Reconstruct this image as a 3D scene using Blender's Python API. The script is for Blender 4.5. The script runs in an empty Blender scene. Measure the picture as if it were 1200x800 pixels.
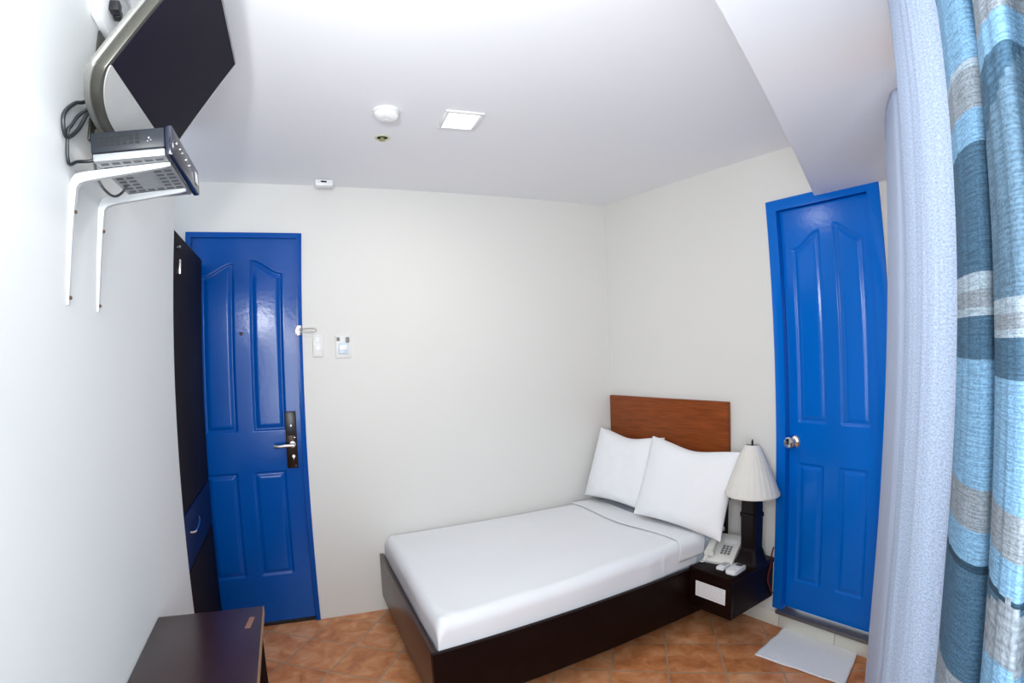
import bpy, bmesh, math, random
import numpy as np
from mathutils import Vector, Matrix, noise

sc = bpy.context.scene
COL = sc.collection
PI = math.pi

# ------------------------------------------------------------------ camera (fisheye lens)
CAM_H = 1.4552
YAW, PIT, ROL = 0.394974, 0.016321, -0.034405
F = Vector((math.sin(YAW)*math.cos(PIT), math.cos(YAW)*math.cos(PIT), math.sin(PIT)))
RT = Vector((math.cos(YAW), -math.sin(YAW), 0))
UP = RT.cross(F)
R2 = math.cos(ROL)*RT + math.sin(ROL)*UP
U2 = -math.sin(ROL)*RT + math.cos(ROL)*UP
cd = bpy.data.cameras.new('camera')
cam = bpy.data.objects.new('camera', cd)
COL.objects.link(cam)
cam.matrix_world = Matrix(((R2.x, U2.x, -F.x, 0), (R2.y, U2.y, -F.y, 0), (R2.z, U2.z, -F.z, CAM_H), (0, 0, 0, 1)))
cd.type = 'PANO'
cd.sensor_fit = 'HORIZONTAL'
cd.sensor_width = 36.0
cd.sensor_height = 24.0
cd.clip_start = 0.01
FPX, LA = 641.5976, -0.108618
FMM = FPX*36/1200
cd.panorama_type = 'FISHEYE_LENS_POLYNOMIAL'
cd.fisheye_fov = PI
cd.fisheye_polynomial_k0 = 0
cd.fisheye_polynomial_k1 = -1/FMM
cd.fisheye_polynomial_k2 = 0
cd.fisheye_polynomial_k3 = -LA/FMM**3
cd.fisheye_polynomial_k4 = 0
sc.camera = cam

# ------------------------------------------------------------------ world, lights, exposure
sc.view_settings.view_transform = 'Standard'
sc.view_settings.look = 'None'
sc.view_settings.gamma = 1
sc.view_settings.use_curve_mapping = False
sc.view_settings.exposure = 0.46
wd = bpy.data.worlds.new('world')
sc.world = wd
wd.use_nodes = True
wd.node_tree.nodes['Background'].inputs[0].default_value = (0.75, 0.87, 1.0, 1)
wd.node_tree.nodes['Background'].inputs[1].default_value = 1.5


def lamp(name, kind, loc, power, color=(1, 1, 1), size=0.1, target=None, size_y=None, spread=None):
    l = bpy.data.lights.new(name, kind)
    l.energy = power
    l.color = color
    if kind == 'AREA':
        l.size = size
        if size_y:
            l.shape = 'RECTANGLE'
            l.size_y = size_y
        if spread:
            l.spread = spread
    else:
        l.shadow_soft_size = size
    o = bpy.data.objects.new(name, l)
    o.location = loc
    if target is not None:
        o.rotation_euler = (Vector(target)-Vector(loc)).to_track_quat('-Z', 'Y').to_euler()
    COL.objects.link(o)
    return o


# the photographer's flash beside the camera, and the light it bounces off the left wall
lamp('flash', 'POINT', (-0.05, 0.05, 1.62), 3.2, (1.0, 0.98, 0.95), 0.04)
lamp('flash_bounce', 'AREA', (-0.30, 0.22, 1.84), 10, (0.98, 0.99, 1.0), 0.10, (0.25, 1.05, 2.39), 0.10, 2.6)
# the flash head turned up at the ceiling above the camera
lamp('flash_upward', 'AREA', (0.0, 0.0, 1.76), 1.5, (0.98, 0.985, 1.0), 0.25, (0.3, 1.3, 2.39), 0.25)
# the ceiling downlight
lamp('downlight_lamp', 'AREA', (0.648, 2.016, 2.375), 4.2, (1.0, 0.95, 0.88), 0.12, (0.648, 2.016, 0), 0.13)
# daylight of the window in the wall behind the camera
lamp('window_daylight', 'AREA', (0.15, -0.13, 1.25), 22, (0.92, 0.96, 1.0), 1.0, (1.0, 1.9, 1.2), 1.1, 2.5)

# ------------------------------------------------------------------ room constants
D = 3.0255                      # back wall
H = 2.39                        # ceiling
SOF = 2.12                      # underside of the dropped soffit
XL = -0.45                      # left wall
W = 0.188683                    # the right wall is a little out of square
SW, CW = math.sin(W), math.cos(W)
C0 = Vector((1.9481, D, 0))
RW_ANG = math.atan2(-CW, SW)


def rw(s, off, z):
    """right wall: s metres from the corner, off metres into the room, z up"""
    return Vector((C0.x+s*SW-off*CW, C0.y-s*CW-off*SW, z))


# ------------------------------------------------------------------ materials
def nodes_of(name):
    m = bpy.data.materials.new(name)
    m.use_nodes = True
    nt = m.node_tree
    return m, nt, nt.nodes['Principled BSDF']


def N(nt, kind, **kw):
    n = nt.nodes.new(kind)
    for k, v in kw.items():
        setattr(n, k, v)
    return n


def mat(name, col, rough=0.5, metal=0.0, spec=0.5, noise_amt=0.0, nscale=5, bump=0.0, bscale=60, coat=0.0, emit=None, estr=0, stretch=(1, 1, 1)):
    m, nt, b = nodes_of(name)
    b.inputs['Base Color'].default_value = (*col, 1)
    b.inputs['Roughness'].default_value = rough
    b.inputs['Metallic'].default_value = metal
    b.inputs['Specular IOR Level'].default_value = spec
    b.inputs['Coat Weight'].default_value = coat
    b.inputs['Coat Roughness'].default_value = 0.1
    tc = N(nt, 'ShaderNodeTexCoord')
    mp = N(nt, 'ShaderNodeMapping')
    mp.inputs['Scale'].default_value = stretch
    nt.links.new(tc.outputs['Object'], mp.inputs[0])
    if noise_amt > 0:
        nz = N(nt, 'ShaderNodeTexNoise')
        nz.inputs['Scale'].default_value = nscale
        nz.inputs['Detail'].default_value = 5
        nt.links.new(mp.outputs[0], nz.inputs['Vector'])
        mx = N(nt, 'ShaderNodeMix', data_type='RGBA')
        mx.inputs[6].default_value = (*[c*(1-noise_amt) for c in col], 1)
        mx.inputs[7].default_value = (*[min(1, c*(1+noise_amt)) for c in col], 1)
        nt.links.new(nz.outputs[0], mx.inputs[0])
        nt.links.new(mx.outputs[2], b.inputs['Base Color'])
    if bump > 0:
        nb = N(nt, 'ShaderNodeTexNoise')
        nb.inputs['Scale'].default_value = bscale
        nb.inputs['Detail'].default_value = 4
        nt.links.new(mp.outputs[0], nb.inputs['Vector'])
        bp = N(nt, 'ShaderNodeBump')
        bp.inputs['Strength'].default_value = bump
        bp.inputs['Distance'].default_value = 0.004
        nt.links.new(nb.outputs[0], bp.inputs['Height'])
        nt.links.new(bp.outputs[0], b.inputs['Normal'])
    if emit:
        b.inputs['Emission Color'].default_value = (*emit, 1)
        b.inputs['Emission Strength'].default_value = estr
    return m


M = {}
M['wall'] = mat('cream_wall_paint', (0.70, 0.69, 0.66), 0.55, noise_amt=0.02, nscale=2.5, bump=0.12, bscale=9)
M['wall_left'] = mat('white_wall_paint', (0.72, 0.745, 0.74), 0.5, noise_amt=0.015, nscale=3, bump=0.06, bscale=6)
M['ceil'] = mat('ceiling_paint', (0.86, 0.875, 0.905), 0.6, noise_amt=0.015, nscale=2, bump=0.15, bscale=4)
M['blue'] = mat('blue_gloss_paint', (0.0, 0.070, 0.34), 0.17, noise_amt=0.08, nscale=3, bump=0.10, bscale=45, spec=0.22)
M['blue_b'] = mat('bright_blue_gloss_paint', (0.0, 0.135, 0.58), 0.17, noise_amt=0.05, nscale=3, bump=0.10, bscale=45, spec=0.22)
M['dark'] = mat('dark_brown_laminate', (0.009, 0.0035, 0.003), 0.35, noise_amt=0.25, nscale=6, spec=0.12, stretch=(1, 1, 6))
M['wardrobe'] = mat('black_wardrobe_laminate', (0.006, 0.003, 0.003), 0.6, noise_amt=0.2, nscale=6, spec=0.12)
M['desk'] = mat('dark_desk_laminate', (0.028, 0.010, 0.010), 0.28, noise_amt=0.2, nscale=5, spec=0.5)
M['plinth'] = mat('black_plinth', (0.006, 0.004, 0.004), 0.6)
M['edge'] = mat('worn_tan_edge_band', (0.30, 0.17, 0.10), 0.5)
M['navy'] = mat('navy_door_reflection', (0.002, 0.010, 0.060), 0.5, spec=0.15)  # blue door's reflection in the wardrobe drawer, put into its base colour
M['sheet'] = mat('white_bed_linen', (0.80, 0.81, 0.83), 0.85, noise_amt=0.015, nscale=4, bump=0.25, bscale=9, spec=0.2)
M['mattress'] = mat('pale_blue_mattress_cover', (0.62, 0.70, 0.82), 0.9, noise_amt=0.06, nscale=30, bump=0.3, bscale=60, spec=0.2)
M['pillow'] = mat('white_pillow_cotton', (0.82, 0.83, 0.85), 0.85, bump=0.3, bscale=10, spec=0.2)
M['chrome'] = mat('chrome', (0.80, 0.78, 0.76), 0.12, 1.0)
M['steel'] = mat('brushed_steel', (0.55, 0.53, 0.50), 0.3, 1.0)
M['black'] = mat('black_plastic', (0.010, 0.010, 0.012), 0.35)
M['brown_lock'] = mat('bronze_lock_plate', (0.035, 0.022, 0.018), 0.3, 0.7)
M['screen'] = mat('tv_glass', (0.007, 0.0055, 0.015), 0.5, spec=0.06)
M['bezel'] = mat('tv_grey_bezel', (0.045, 0.045, 0.036), 0.35, 0.2)
M['bezel_line'] = mat('tv_silver_line', (0.45, 0.45, 0.45), 0.3, 0.5)
M['silver'] = mat('tv_silver_plastic', (0.42, 0.425, 0.42), 0.4, 0.1, noise_amt=0.12, nscale=9)
M['rearshell'] = mat('tv_rear_silver', (0.17, 0.172, 0.16), 0.4, 0.2)
M['stb'] = mat('decoder_black_shell', (0.014, 0.018, 0.024), 0.4, spec=0.25)
M['stb_front'] = mat('decoder_glossy_front', (0.008, 0.010, 0.024), 0.15)
M['stb_tray'] = mat('decoder_zinc_tray', (0.33, 0.35, 0.36), 0.4, 0.4, noise_amt=0.2, nscale=40)
M['hole'] = mat('dark_vent_hole', (0.004, 0.004, 0.004), 0.8)
M['white_metal'] = mat('white_enamelled_steel', (0.46, 0.48, 0.49), 0.4, noise_amt=0.10, nscale=30)
M['rust'] = mat('rusty_screw', (0.13, 0.08, 0.06), 0.6, 0.5)
M['white_plastic'] = mat('white_plastic', (0.80, 0.81, 0.82), 0.35)
M['plate'] = mat('ivory_switch_plate', (0.74, 0.74, 0.72), 0.35)
M['beige_plastic'] = mat('beige_telephone_plastic', (0.68, 0.67, 0.63), 0.35)
M['key'] = mat('grey_keys', (0.20, 0.20, 0.21), 0.5)
M['paper'] = mat('white_paper', (0.78, 0.77, 0.78), 0.7)
M['ink'] = mat('grey_ink', (0.52, 0.52, 0.55), 0.7)
M['shade'] = mat('ivory_pleated_fabric', (0.70, 0.68, 0.63), 0.8, noise_amt=0.05, nscale=25, bump=0.2, bscale=80)
M['lampwood'] = mat('black_brown_lamp_wood', (0.006, 0.003, 0.003), 0.3, spec=0.25)
M['brass'] = mat('aged_brass', (0.40, 0.36, 0.18), 0.4, 0.5)
M['curb'] = mat('cream_glazed_tile', (0.70, 0.69, 0.62), 0.3, noise_amt=0.04, nscale=8)
M['grout'] = mat('grey_grout', (0.45, 0.44, 0.40), 0.9)
M['thresh'] = mat('grey_aluminium_threshold', (0.16, 0.145, 0.14), 0.45, 0.4, noise_amt=0.25, nscale=30)
M['towel'] = mat('white_terry_cloth', (0.88, 0.89, 0.90), 0.95, noise_amt=0.04, nscale=60, bump=0.6, bscale=220, spec=0.1)
M['downlight'] = mat('lit_diffuser', (0.9, 0.9, 0.85), 0.5, emit=(1, 0.97, 0.88), estr=3.5)
M['cable'] = mat('white_cable', (0.70, 0.69, 0.66), 0.5)
M['blkcable'] = mat('black_cable', (0.012, 0.016, 0.02), 0.45)
M['red'] = mat('red_plastic', (0.13, 0.01, 0.012), 0.6)
M['lcd'] = mat('remote_lcd', (0.05, 0.055, 0.06), 0.3)


def wood_mat():
    m, nt, b = nodes_of('reddish_brown_wood')
    tc = N(nt, 'ShaderNodeTexCoord')
    mp = N(nt, 'ShaderNodeMapping')
    mp.inputs['Scale'].default_value = (1.2, 1.2, 28)
    nt.links.new(tc.outputs['Object'], mp.inputs[0])
    nz = N(nt, 'ShaderNodeTexNoise')
    nz.inputs['Scale'].default_value = 6
    nz.inputs['Detail'].default_value = 6
    nz.inputs['Distortion'].default_value = 0.4
    nt.links.new(mp.outputs[0], nz.inputs['Vector'])
    cr = N(nt, 'ShaderNodeValToRGB')
    cr.color_ramp.elements[0].position = 0.3
    cr.color_ramp.elements[0].color = (0.16, 0.036, 0.008, 1)
    cr.color_ramp.elements[1].position = 0.72
    cr.color_ramp.elements[1].color = (0.29, 0.072, 0.016, 1)
    nt.links.new(nz.outputs[0], cr.inputs[0])
    nt.links.new(cr.outputs[0], b.inputs['Base Color'])
    b.inputs['Roughness'].default_value = 0.38
    b.inputs['Specular IOR Level'].default_value = 0.2
    return m


M['wood'] = wood_mat()


def floor_mat():
    m, nt, b = nodes_of('terracotta_floor_tiles')
    L = nt.links.new
    tc = N(nt, 'ShaderNodeTexCoord')
    mp = N(nt, 'ShaderNodeMapping', vector_type='TEXTURE')
    TS = 0.253
    mp.inputs['Location'].default_value = (1.594, 2.015, 0)
    mp.inputs['Rotation'].default_value = (0, 0, -0.60619)
    mp.inputs['Scale'].default_value = (TS, TS, TS)
    L(tc.outputs['Object'], mp.inputs[0])
    sx = N(nt, 'ShaderNodeSeparateXYZ')
    L(mp.outputs[0], sx.inputs[0])
    ds = []
    for i in range(2):
        pp = N(nt, 'ShaderNodeMath', operation='PINGPONG')
        pp.inputs[1].default_value = 0.5
        L(sx.outputs[i], pp.inputs[0])
        ds.append(pp)
    mn = N(nt, 'ShaderNodeMath', operation='MINIMUM')
    L(ds[0].outputs[0], mn.inputs[0])
    L(ds[1].outputs[0], mn.inputs[1])
    gn = N(nt, 'ShaderNodeTexNoise')
    gn.inputs['Scale'].default_value = 30
    L(tc.outputs['Object'], gn.inputs['Vector'])
    ad = N(nt, 'ShaderNodeMath', operation='MULTIPLY_ADD')
    ad.inputs[1].default_value = 0.012
    L(gn.outputs[0], ad.inputs[0])
    L(mn.outputs[0], ad.inputs[2])
    mr = N(nt, 'ShaderNodeMapRange')
    mr.inputs['From Min'].default_value = 0.018
    mr.inputs['From Max'].default_value = 0.026
    L(ad.outputs[0], mr.inputs['Value'])
    # tile colour: each tile its own tint plus clouds
    fl = N(nt, 'ShaderNodeVectorMath', operation='FLOOR')
    L(mp.outputs[0], fl.inputs[0])
    wn = N(nt, 'ShaderNodeTexWhiteNoise')
    L(fl.outputs[0], wn.inputs['Vector'])
    n1 = N(nt, 'ShaderNodeTexNoise')
    n1.inputs['Scale'].default_value = 11
    n1.inputs['Detail'].default_value = 6
    n1.inputs['Roughness'].default_value = 0.6
    n1.inputs['Distortion'].default_value = 0.5
    L(tc.outputs['Object'], n1.inputs['Vector'])
    sm = N(nt, 'ShaderNodeMath', operation='MULTIPLY_ADD')
    sm.inputs[1].default_value = 0.16
    L(wn.outputs['Value'], sm.inputs[0])
    L(n1.outputs[0], sm.inputs[2])
    cr = N(nt, 'ShaderNodeValToRGB')
    e = cr.color_ramp.elements
    e[0].position, e[0].color = 0.38, (0.42, 0.14, 0.048, 1)
    e[1].position, e[1].color = 0.78, (0.70, 0.36, 0.19, 1)
    k = e.new(0.56)
    k.color = (0.58, 0.225, 0.085, 1)
    L(sm.outputs[0], cr.inputs[0])
    mx = N(nt, 'ShaderNodeMix', data_type='RGBA')
    mx.inputs[6].default_value = (0.40, 0.27, 0.17, 1)
    L(mr.outputs[0], mx.inputs[0])
    L(cr.outputs[0], mx.inputs[7])
    L(mx.outputs[2], b.inputs['Base Color'])
    b.inputs['Roughness'].default_value = 0.32
    b.inputs['Specular IOR Level'].default_value = 0.3
    bp = N(nt, 'ShaderNodeBump')
    bp.inputs['Strength'].default_value = 0.5
    bp.inputs['Distance'].default_value = 0.003
    L(mr.outputs[0], bp.inputs['Height'])
    L(bp.outputs[0], b.inputs['Normal'])
    return m


M['floor'] = floor_mat()


def weave_mat(name, stops, band_noise=0.012, lines=420, contrast=0.28, rough=0.9, vmin=0.0, vmax=2.2, uscale=30, grain=0.9):
    """woven cloth: colour bands along V (metres), fine horizontal threads"""
    m, nt, b = nodes_of(name)
    L = nt.links.new
    uv = N(nt, 'ShaderNodeUVMap')
    uv.uv_map = 'UVMap'
    sx = N(nt, 'ShaderNodeSeparateXYZ')
    L(uv.outputs[0], sx.inputs[0])
    mr = N(nt, 'ShaderNodeMapRange')
    mr.inputs['From Min'].default_value = vmin
    mr.inputs['From Max'].default_value = vmax
    L(sx.outputs[1], mr.inputs['Value'])
    cr = N(nt, 'ShaderNodeValToRGB')
    cr.color_ramp.interpolation = 'CONSTANT'
    e = cr.color_ramp.elements
    stops = sorted(stops)
    e[0].position, e[0].color = max(0, (stops[0][0]-vmin)/(vmax-vmin)), (*stops[0][1], 1)
    e[1].position, e[1].color = (stops[1][0]-vmin)/(vmax-vmin), (*stops[1][1], 1)
    for v, c in stops[2:]:
        k = e.new(min(1, (v-vmin)/(vmax-vmin)))
        k.color = (*c, 1)
    L(mr.outputs[0], cr.inputs[0])
    # threads: noise stretched along U
    mp = N(nt, 'ShaderNodeMapping')
    mp.inputs['Scale'].default_value = (uscale, lines, 1)
    L(uv.outputs[0], mp.inputs[0])
    nz = N(nt, 'ShaderNodeTexNoise')
    nz.inputs['Scale'].default_value = 1
    nz.inputs['Detail'].default_value = 2
    L(mp.outputs[0], nz.inputs['Vector'])
    mp2 = N(nt, 'ShaderNodeMapping')
    mp2.inputs['Scale'].default_value = (330, 330, 1)
    L(uv.outputs[0], mp2.inputs[0])
    n2 = N(nt, 'ShaderNodeTexNoise')
    n2.inputs['Scale'].default_value = 1
    n2.inputs['Detail'].default_value = 1
    L(mp2.outputs[0], n2.inputs['Vector'])
    a = N(nt, 'ShaderNodeMath', operation='MULTIPLY_ADD')
    a.inputs[1].default_value = grain
    L(n2.outputs[0], a.inputs[0])
    L(nz.outputs[0], a.inputs[2])
    r2 = N(nt, 'ShaderNodeMapRange')
    r2.inputs['From Min'].default_value = 0.5+0.5*grain-0.22
    r2.inputs['From Max'].default_value = 0.5+0.5*grain+0.22
    r2.inputs['To Min'].default_value = 1-contrast
    r2.inputs['To Max'].default_value = 1+contrast*1.2
    L(a.outputs[0], r2.inputs['Value'])
    mu = N(nt, 'ShaderNodeVectorMath', operation='MULTIPLY')
    cb = N(nt, 'ShaderNodeCombineXYZ')
    for i in range(3):
        L(r2.outputs[0], cb.inputs[i])
    L(cr.outputs[0], mu.inputs[0])
    L(cb.outputs[0], mu.inputs[1])
    L(mu.outputs[0], b.inputs['Base Color'])
    b.inputs['Roughness'].default_value = rough
    b.inputs['Specular IOR Level'].default_value = 0.15
    bp = N(nt, 'ShaderNodeBump')
    bp.inputs['Strength'].default_value = 0.4
    bp.inputs['Distance'].default_value = 0.001
    L(a.outputs[0], bp.inputs['Height'])
    L(bp.outputs[0], b.inputs['Normal'])
    return m


LB, TE, GR, SL, DK, WH = (0.155, 0.295, 0.44), (0.050, 0.105, 0.165), (0.20, 0.235, 0.27), (0.15, 0.22, 0.29), (0.022, 0.05, 0.08), (0.27, 0.34, 0.40)
BANDS = [(0.0, LB), (0.12, TE), (0.30, GR), (0.36, LB), (0.50, DK), (0.62, WH), (0.68, LB), (0.80, TE), (0.93, LB),
         (0.99, GR), (1.043, TE), (1.173, DK), (1.189, LB), (1.228, GR), (1.273, LB), (1.421, TE), (1.467, WH),
         (1.482, GR), (1.503, WH), (1.517, TE), (1.669, LB), (1.705, GR), (1.755, WH), (1.765, LB), (1.90, TE), (2.0, LB), (2.25, (0.095, 0.165, 0.235))]
M['plaid'] = weave_mat('blue_banded_weave', BANDS, vmax=2.5)
M['pale'] = weave_mat('pale_blue_white_weave', [(0, (0.37, 0.45, 0.59)), (2.1, (0.44, 0.53, 0.68))], contrast=0.17, lines=260, uscale=200)
M['pale2'] = weave_mat('pale_lining_weave', [(0, (0.42, 0.49, 0.64)), (2.1, (0.42, 0.49, 0.64))], contrast=0.10, lines=400, uscale=400)


# ------------------------------------------------------------------ object helpers
def finish(name, bm, material, parent=None, smooth=False, mats=None):
    me = bpy.data.meshes.new(name)
    bmesh.ops.recalc_face_normals(bm, faces=bm.faces)
    bm.to_mesh(me)
    bm.free()
    for mm in (mats or [material]):
        me.materials.append(mm)
    if smooth:
        for p in me.polygons:
            p.use_smooth = True
        try:
            me.set_sharp_from_angle(angle=math.radians(35))
        except Exception:
            pass
    o = bpy.data.objects.new(name, me)
    COL.objects.link(o)
    if parent:
        o.parent = parent
    return o


def thing(name, label, cat, loc=(0, 0, 0), rotz=0.0, group=None, kind=None):
    o = bpy.data.objects.new(name, None)
    o.empty_display_size = 0.05
    COL.objects.link(o)
    o.location = loc
    o.rotation_euler = (0, 0, rotz)
    tag(o, label, cat, group, kind)
    return o


def tag(o, label, cat, group=None, kind=None):
    o['label'] = label
    o['category'] = cat
    if group:
        o['group'] = group
    if kind:
        o['kind'] = kind
    return o


def add_box(bm, x0, x1, y0, y1, z0, z1, bev=0.0, mi=0, seg=2, mtx=None):
    vs = [bm.verts.new((x, y, z)) for x in (x0, x1) for y in (y0, y1) for z in (z0, z1)]
    idx = ((0, 1, 3, 2), (4, 6, 7, 5), (0, 4, 5, 1), (2, 3, 7, 6), (0, 2, 6, 4), (1, 5, 7, 3))
    fs = [bm.faces.new([vs[i] for i in f]) for f in idx]
    for f in fs:
        f.material_index = mi
    if bev > 0:
        es = list({e for f in fs for e in f.edges})
        r = bmesh.ops.bevel(bm, geom=es, offset=bev, segments=seg, affect='EDGES', profile=0.5)
        vs = list({v for f in r['faces'] for v in f.verts} | {v for v in vs if v.is_valid})
    if mtx is not None:
        bmesh.ops.transform(bm, matrix=mtx, verts=[v for v in vs if v.is_valid])
    return vs


def box(name, x0, x1, y0, y1, z0, z1, m, parent=None, bev=0.0):
    bm = bmesh.new()
    add_box(bm, x0, x1, y0, y1, z0, z1, bev)
    return finish(name, bm, m, parent, smooth=bev > 0)


def add_prism(bm, pts, z0, z1, bev=0.0, mtx=None, mi=0):
    a = [bm.verts.new((x, y, z0)) for x, y in pts]
    b = [bm.verts.new((x, y, z1)) for x, y in pts]
    fs = [bm.faces.new(list(reversed(a))), bm.faces.new(b)]
    n = len(pts)
    for i in range(n):
        fs.append(bm.faces.new((a[i], a[(i+1) % n], b[(i+1) % n], b[i])))
    for f in fs:
        f.material_index = mi
    vs = a+b
    if bev > 0:
        es = [e for f in fs[:2] for e in f.edges]
        r = bmesh.ops.bevel(bm, geom=es, offset=bev, segments=2, affect='EDGES', profile=0.5)
        vs = list({v for f in r['faces'] for v in f.verts} | {v for v in vs if v.is_valid})
    if mtx is not None:
        bmesh.ops.transform(bm, matrix=mtx, verts=[v for v in vs if v.is_valid])


def prism(name, pts, z0, z1, m, parent=None, bev=0.0):
    bm = bmesh.new()
    add_prism(bm, pts, z0, z1, bev)
    return finish(name, bm, m, parent, smooth=bev > 0)


def add_lathe(bm, prof, n=32, mtx=Matrix.Identity(4), cap=True, fn=None):
    rings = []
    for r, z in prof:
        ring = []
        for i in range(n):
            a = 2*PI*i/n
            rr = r if fn is None else fn(r, z, a, i)
            ring.append(bm.verts.new(mtx @ Vector((rr*math.cos(a), rr*math.sin(a), z))))
        rings.append(ring)
    for j in range(len(rings)-1):
        for i in range(n):
            bm.faces.new((rings[j][i], rings[j][(i+1) % n], rings[j+1][(i+1) % n], rings[j+1][i]))
    if cap:
        bm.faces.new(list(reversed(rings[0])))
        bm.faces.new(rings[-1])


def lathe(name, prof, m, parent=None, n=32, mtx=Matrix.Identity(4), cap=True, fn=None):
    bm = bmesh.new()
    add_lathe(bm, prof, n, mtx, cap, fn)
    return finish(name, bm, m, parent, smooth=True)


def smooth_path(pts, sub=8):
    P = [Vector(p) for p in pts]
    out = []
    for i in range(len(P)-1):
        p0, p1, p2, p3 = P[max(i-1, 0)], P[i], P[i+1], P[min(i+2, len(P)-1)]
        for k in range(sub):
            t = k/sub
            out.append(0.5*((2*p1)+(-p0+p2)*t+(2*p0-5*p1+4*p2-p3)*t*t+(-p0+3*p1-3*p2+p3)*t**3))
    out.append(P[-1])
    return out


def add_tube(bm, path, r, n=8):
    rings = []
    nrm = None
    for i, p in enumerate(path):
        t = (path[min(i+1, len(path)-1)]-path[max(i-1, 0)]).normalized()
        if nrm is None:
            nrm = t.orthogonal().normalized()
        nrm = (nrm-t*nrm.dot(t)).normalized()
        b = t.cross(nrm)
        rings.append([bm.verts.new(p+r*(math.cos(2*PI*k/n)*nrm+math.sin(2*PI*k/n)*b)) for k in range(n)])
    for j in range(len(rings)-1):
        for i in range(n):
            bm.faces.new((rings[j][i], rings[j][(i+1) % n], rings[j+1][(i+1) % n], rings[j+1][i]))
    bm.faces.new(list(reversed(rings[0])))
    bm.faces.new(rings[-1])


def tube(name, pts, r, m, parent=None, sub=8, n=8):
    bm = bmesh.new()
    add_tube(bm, smooth_path(pts, sub) if sub > 1 else [Vector(p) for p in pts], r, n)
    return finish(name, bm, m, parent, smooth=True)


def grid_mesh(name, nu, nv, fn, m, parent=None, thick=0.0, uvfn=None, smooth=True):
    bm = bmesh.new()
    V = [[bm.verts.new(fn(i/nu, j/nv)) for j in range(nv+1)] for i in range(nu+1)]
    lay = bm.loops.layers.uv.new('UVMap') if uvfn else None
    ix = {}
    for i in range(nu+1):
        for j in range(nv+1):
            ix[V[i][j]] = (i/nu, j/nv)
    for i in range(nu):
        for j in range(nv):
            f = bm.faces.new((V[i][j], V[i+1][j], V[i+1][j+1], V[i][j+1]))
            if lay:
                for l in f.loops:
                    l[lay].uv = uvfn(*ix[l.vert], (i+0.5)/nu, (j+0.5)/nv)
    me = bpy.data.meshes.new(name)
    bm.to_mesh(me)
    bm.free()
    me.materials.append(m)
    if smooth:
        for p in me.polygons:
            p.use_smooth = True
    o = bpy.data.objects.new(name, me)
    COL.objects.link(o)
    if parent:
        o.parent = parent
    if thick:
        s = o.modifiers.new('solidify', 'SOLIDIFY')
        s.thickness = thick
        s.offset = 0
    return o


def structure(o, label, cat):
    return tag(o, label, cat, kind='structure')


# ------------------------------------------------------------------ the room shell
rend = rw(2.05, 0, 0)                    # where the right wall ends, behind the curtain
BE = 0.548178
bdir = Vector((-math.cos(BE), -math.sin(BE), 0))       # direction of window wall and soffit edge
bnor = Vector((-math.sin(BE), math.cos(BE), 0))        # into the room

fl = prism('floor', [(-1.3, -1.2), (3.0, -1.2), (3.0, D+0.02), (-1.3, D+0.02)], -0.06, 0, M['floor'])
structure(fl, 'terracotta tile floor laid diagonally with pale grout', 'floor')
cl = prism('ceiling', [(-1.3, -1.2), (3.0, -1.2), (3.0, D+0.02), (-1.3, D+0.02)], H, H+0.06, M['ceil'])
structure(cl, 'white painted ceiling', 'ceiling')

# back wall with the door opening
DA0, DA1, DAT = -0.545, 0.056, 2.12      # outer edges of the entrance door frame
bm = bmesh.new()
add_box(bm, -1.3, DA0+0.01, D, D+0.12, 0, H)
add_box(bm, DA1-0.01, 2.3, D, D+0.12, 0, H)
add_box(bm, DA0+0.01, DA1-0.01, D, D+0.12, DAT-0.01, H)
structure(finish('wall_back', bm, M['wall']), 'cream back wall behind the bed and the entrance door', 'wall')

# right wall (own frame: x along the wall towards the window, y into the wall)
rwall = thing('wall_right', 'cream right wall holding the headboard and bathroom door', 'wall', C0, RW_ANG, kind='structure')
B0, B1, BT, BB = 1.189, 1.751, 2.142, 0.10
bm = bmesh.new()
add_box(bm, -0.15, B0+0.012, 0, 0.12, 0, H)
add_box(bm, B1-0.012, 2.25, 0, 0.12, 0, H)
add_box(bm, B0+0.012, B1-0.012, 0, 0.12, BT-0.012, H)
add_box(bm, B0+0.012, B1-0.012, 0.0, 0.12, 0, BB-0.02)
finish('wall_panel', bm, M['wall'], rwall)

# left wall ends where the wardrobe niche starts
LE = 2.25
structure(box('wall_left', XL-0.10, XL, -0.9, LE, 0, H, M['wall_left']), 'white left wall carrying the television', 'wall')

# window wall behind the curtains and the camera, with a window opening
wp = rw(1.90, 0, 0)                                     # corner with the right wall
wx = thing('wall_front', 'window wall behind the curtains', 'wall', wp, math.atan2(bdir.y, bdir.x), kind='structure')
bm = bmesh.new()
WL = 3.3
add_box(bm, -0.2, 0.9, 0.0, 0.12, 0, SOF+0.1)
add_box(bm, 0.9, 2.95, 0.0, 0.12, 0, 0.75)
add_box(bm, 0.9, 2.95, 0.0, 0.12, 1.95, SOF+0.1)
add_box(bm, 2.95, WL+0.1, 0.0, 0.12, 0, SOF+0.1)
finish('wall_panel', bm, M['wall'], wx)
win = thing('window_1', 'white framed window behind the curtains', 'window', wp, math.atan2(bdir.y, bdir.x), kind='structure')
bm = bmesh.new()
for a, b_ in ((0.9, 0.94), (1.9, 1.94), (2.91, 2.95)):
    add_box(bm, a, b_, 0.03, 0.08, 0.75, 1.95)
for a, b_ in ((0.75, 0.79), (1.91, 1.95)):
    add_box(bm, 0.94, 2.91, 0.03, 0.08, a, b_)
finish('window_frame', bm, M['white_metal'], win)

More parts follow.
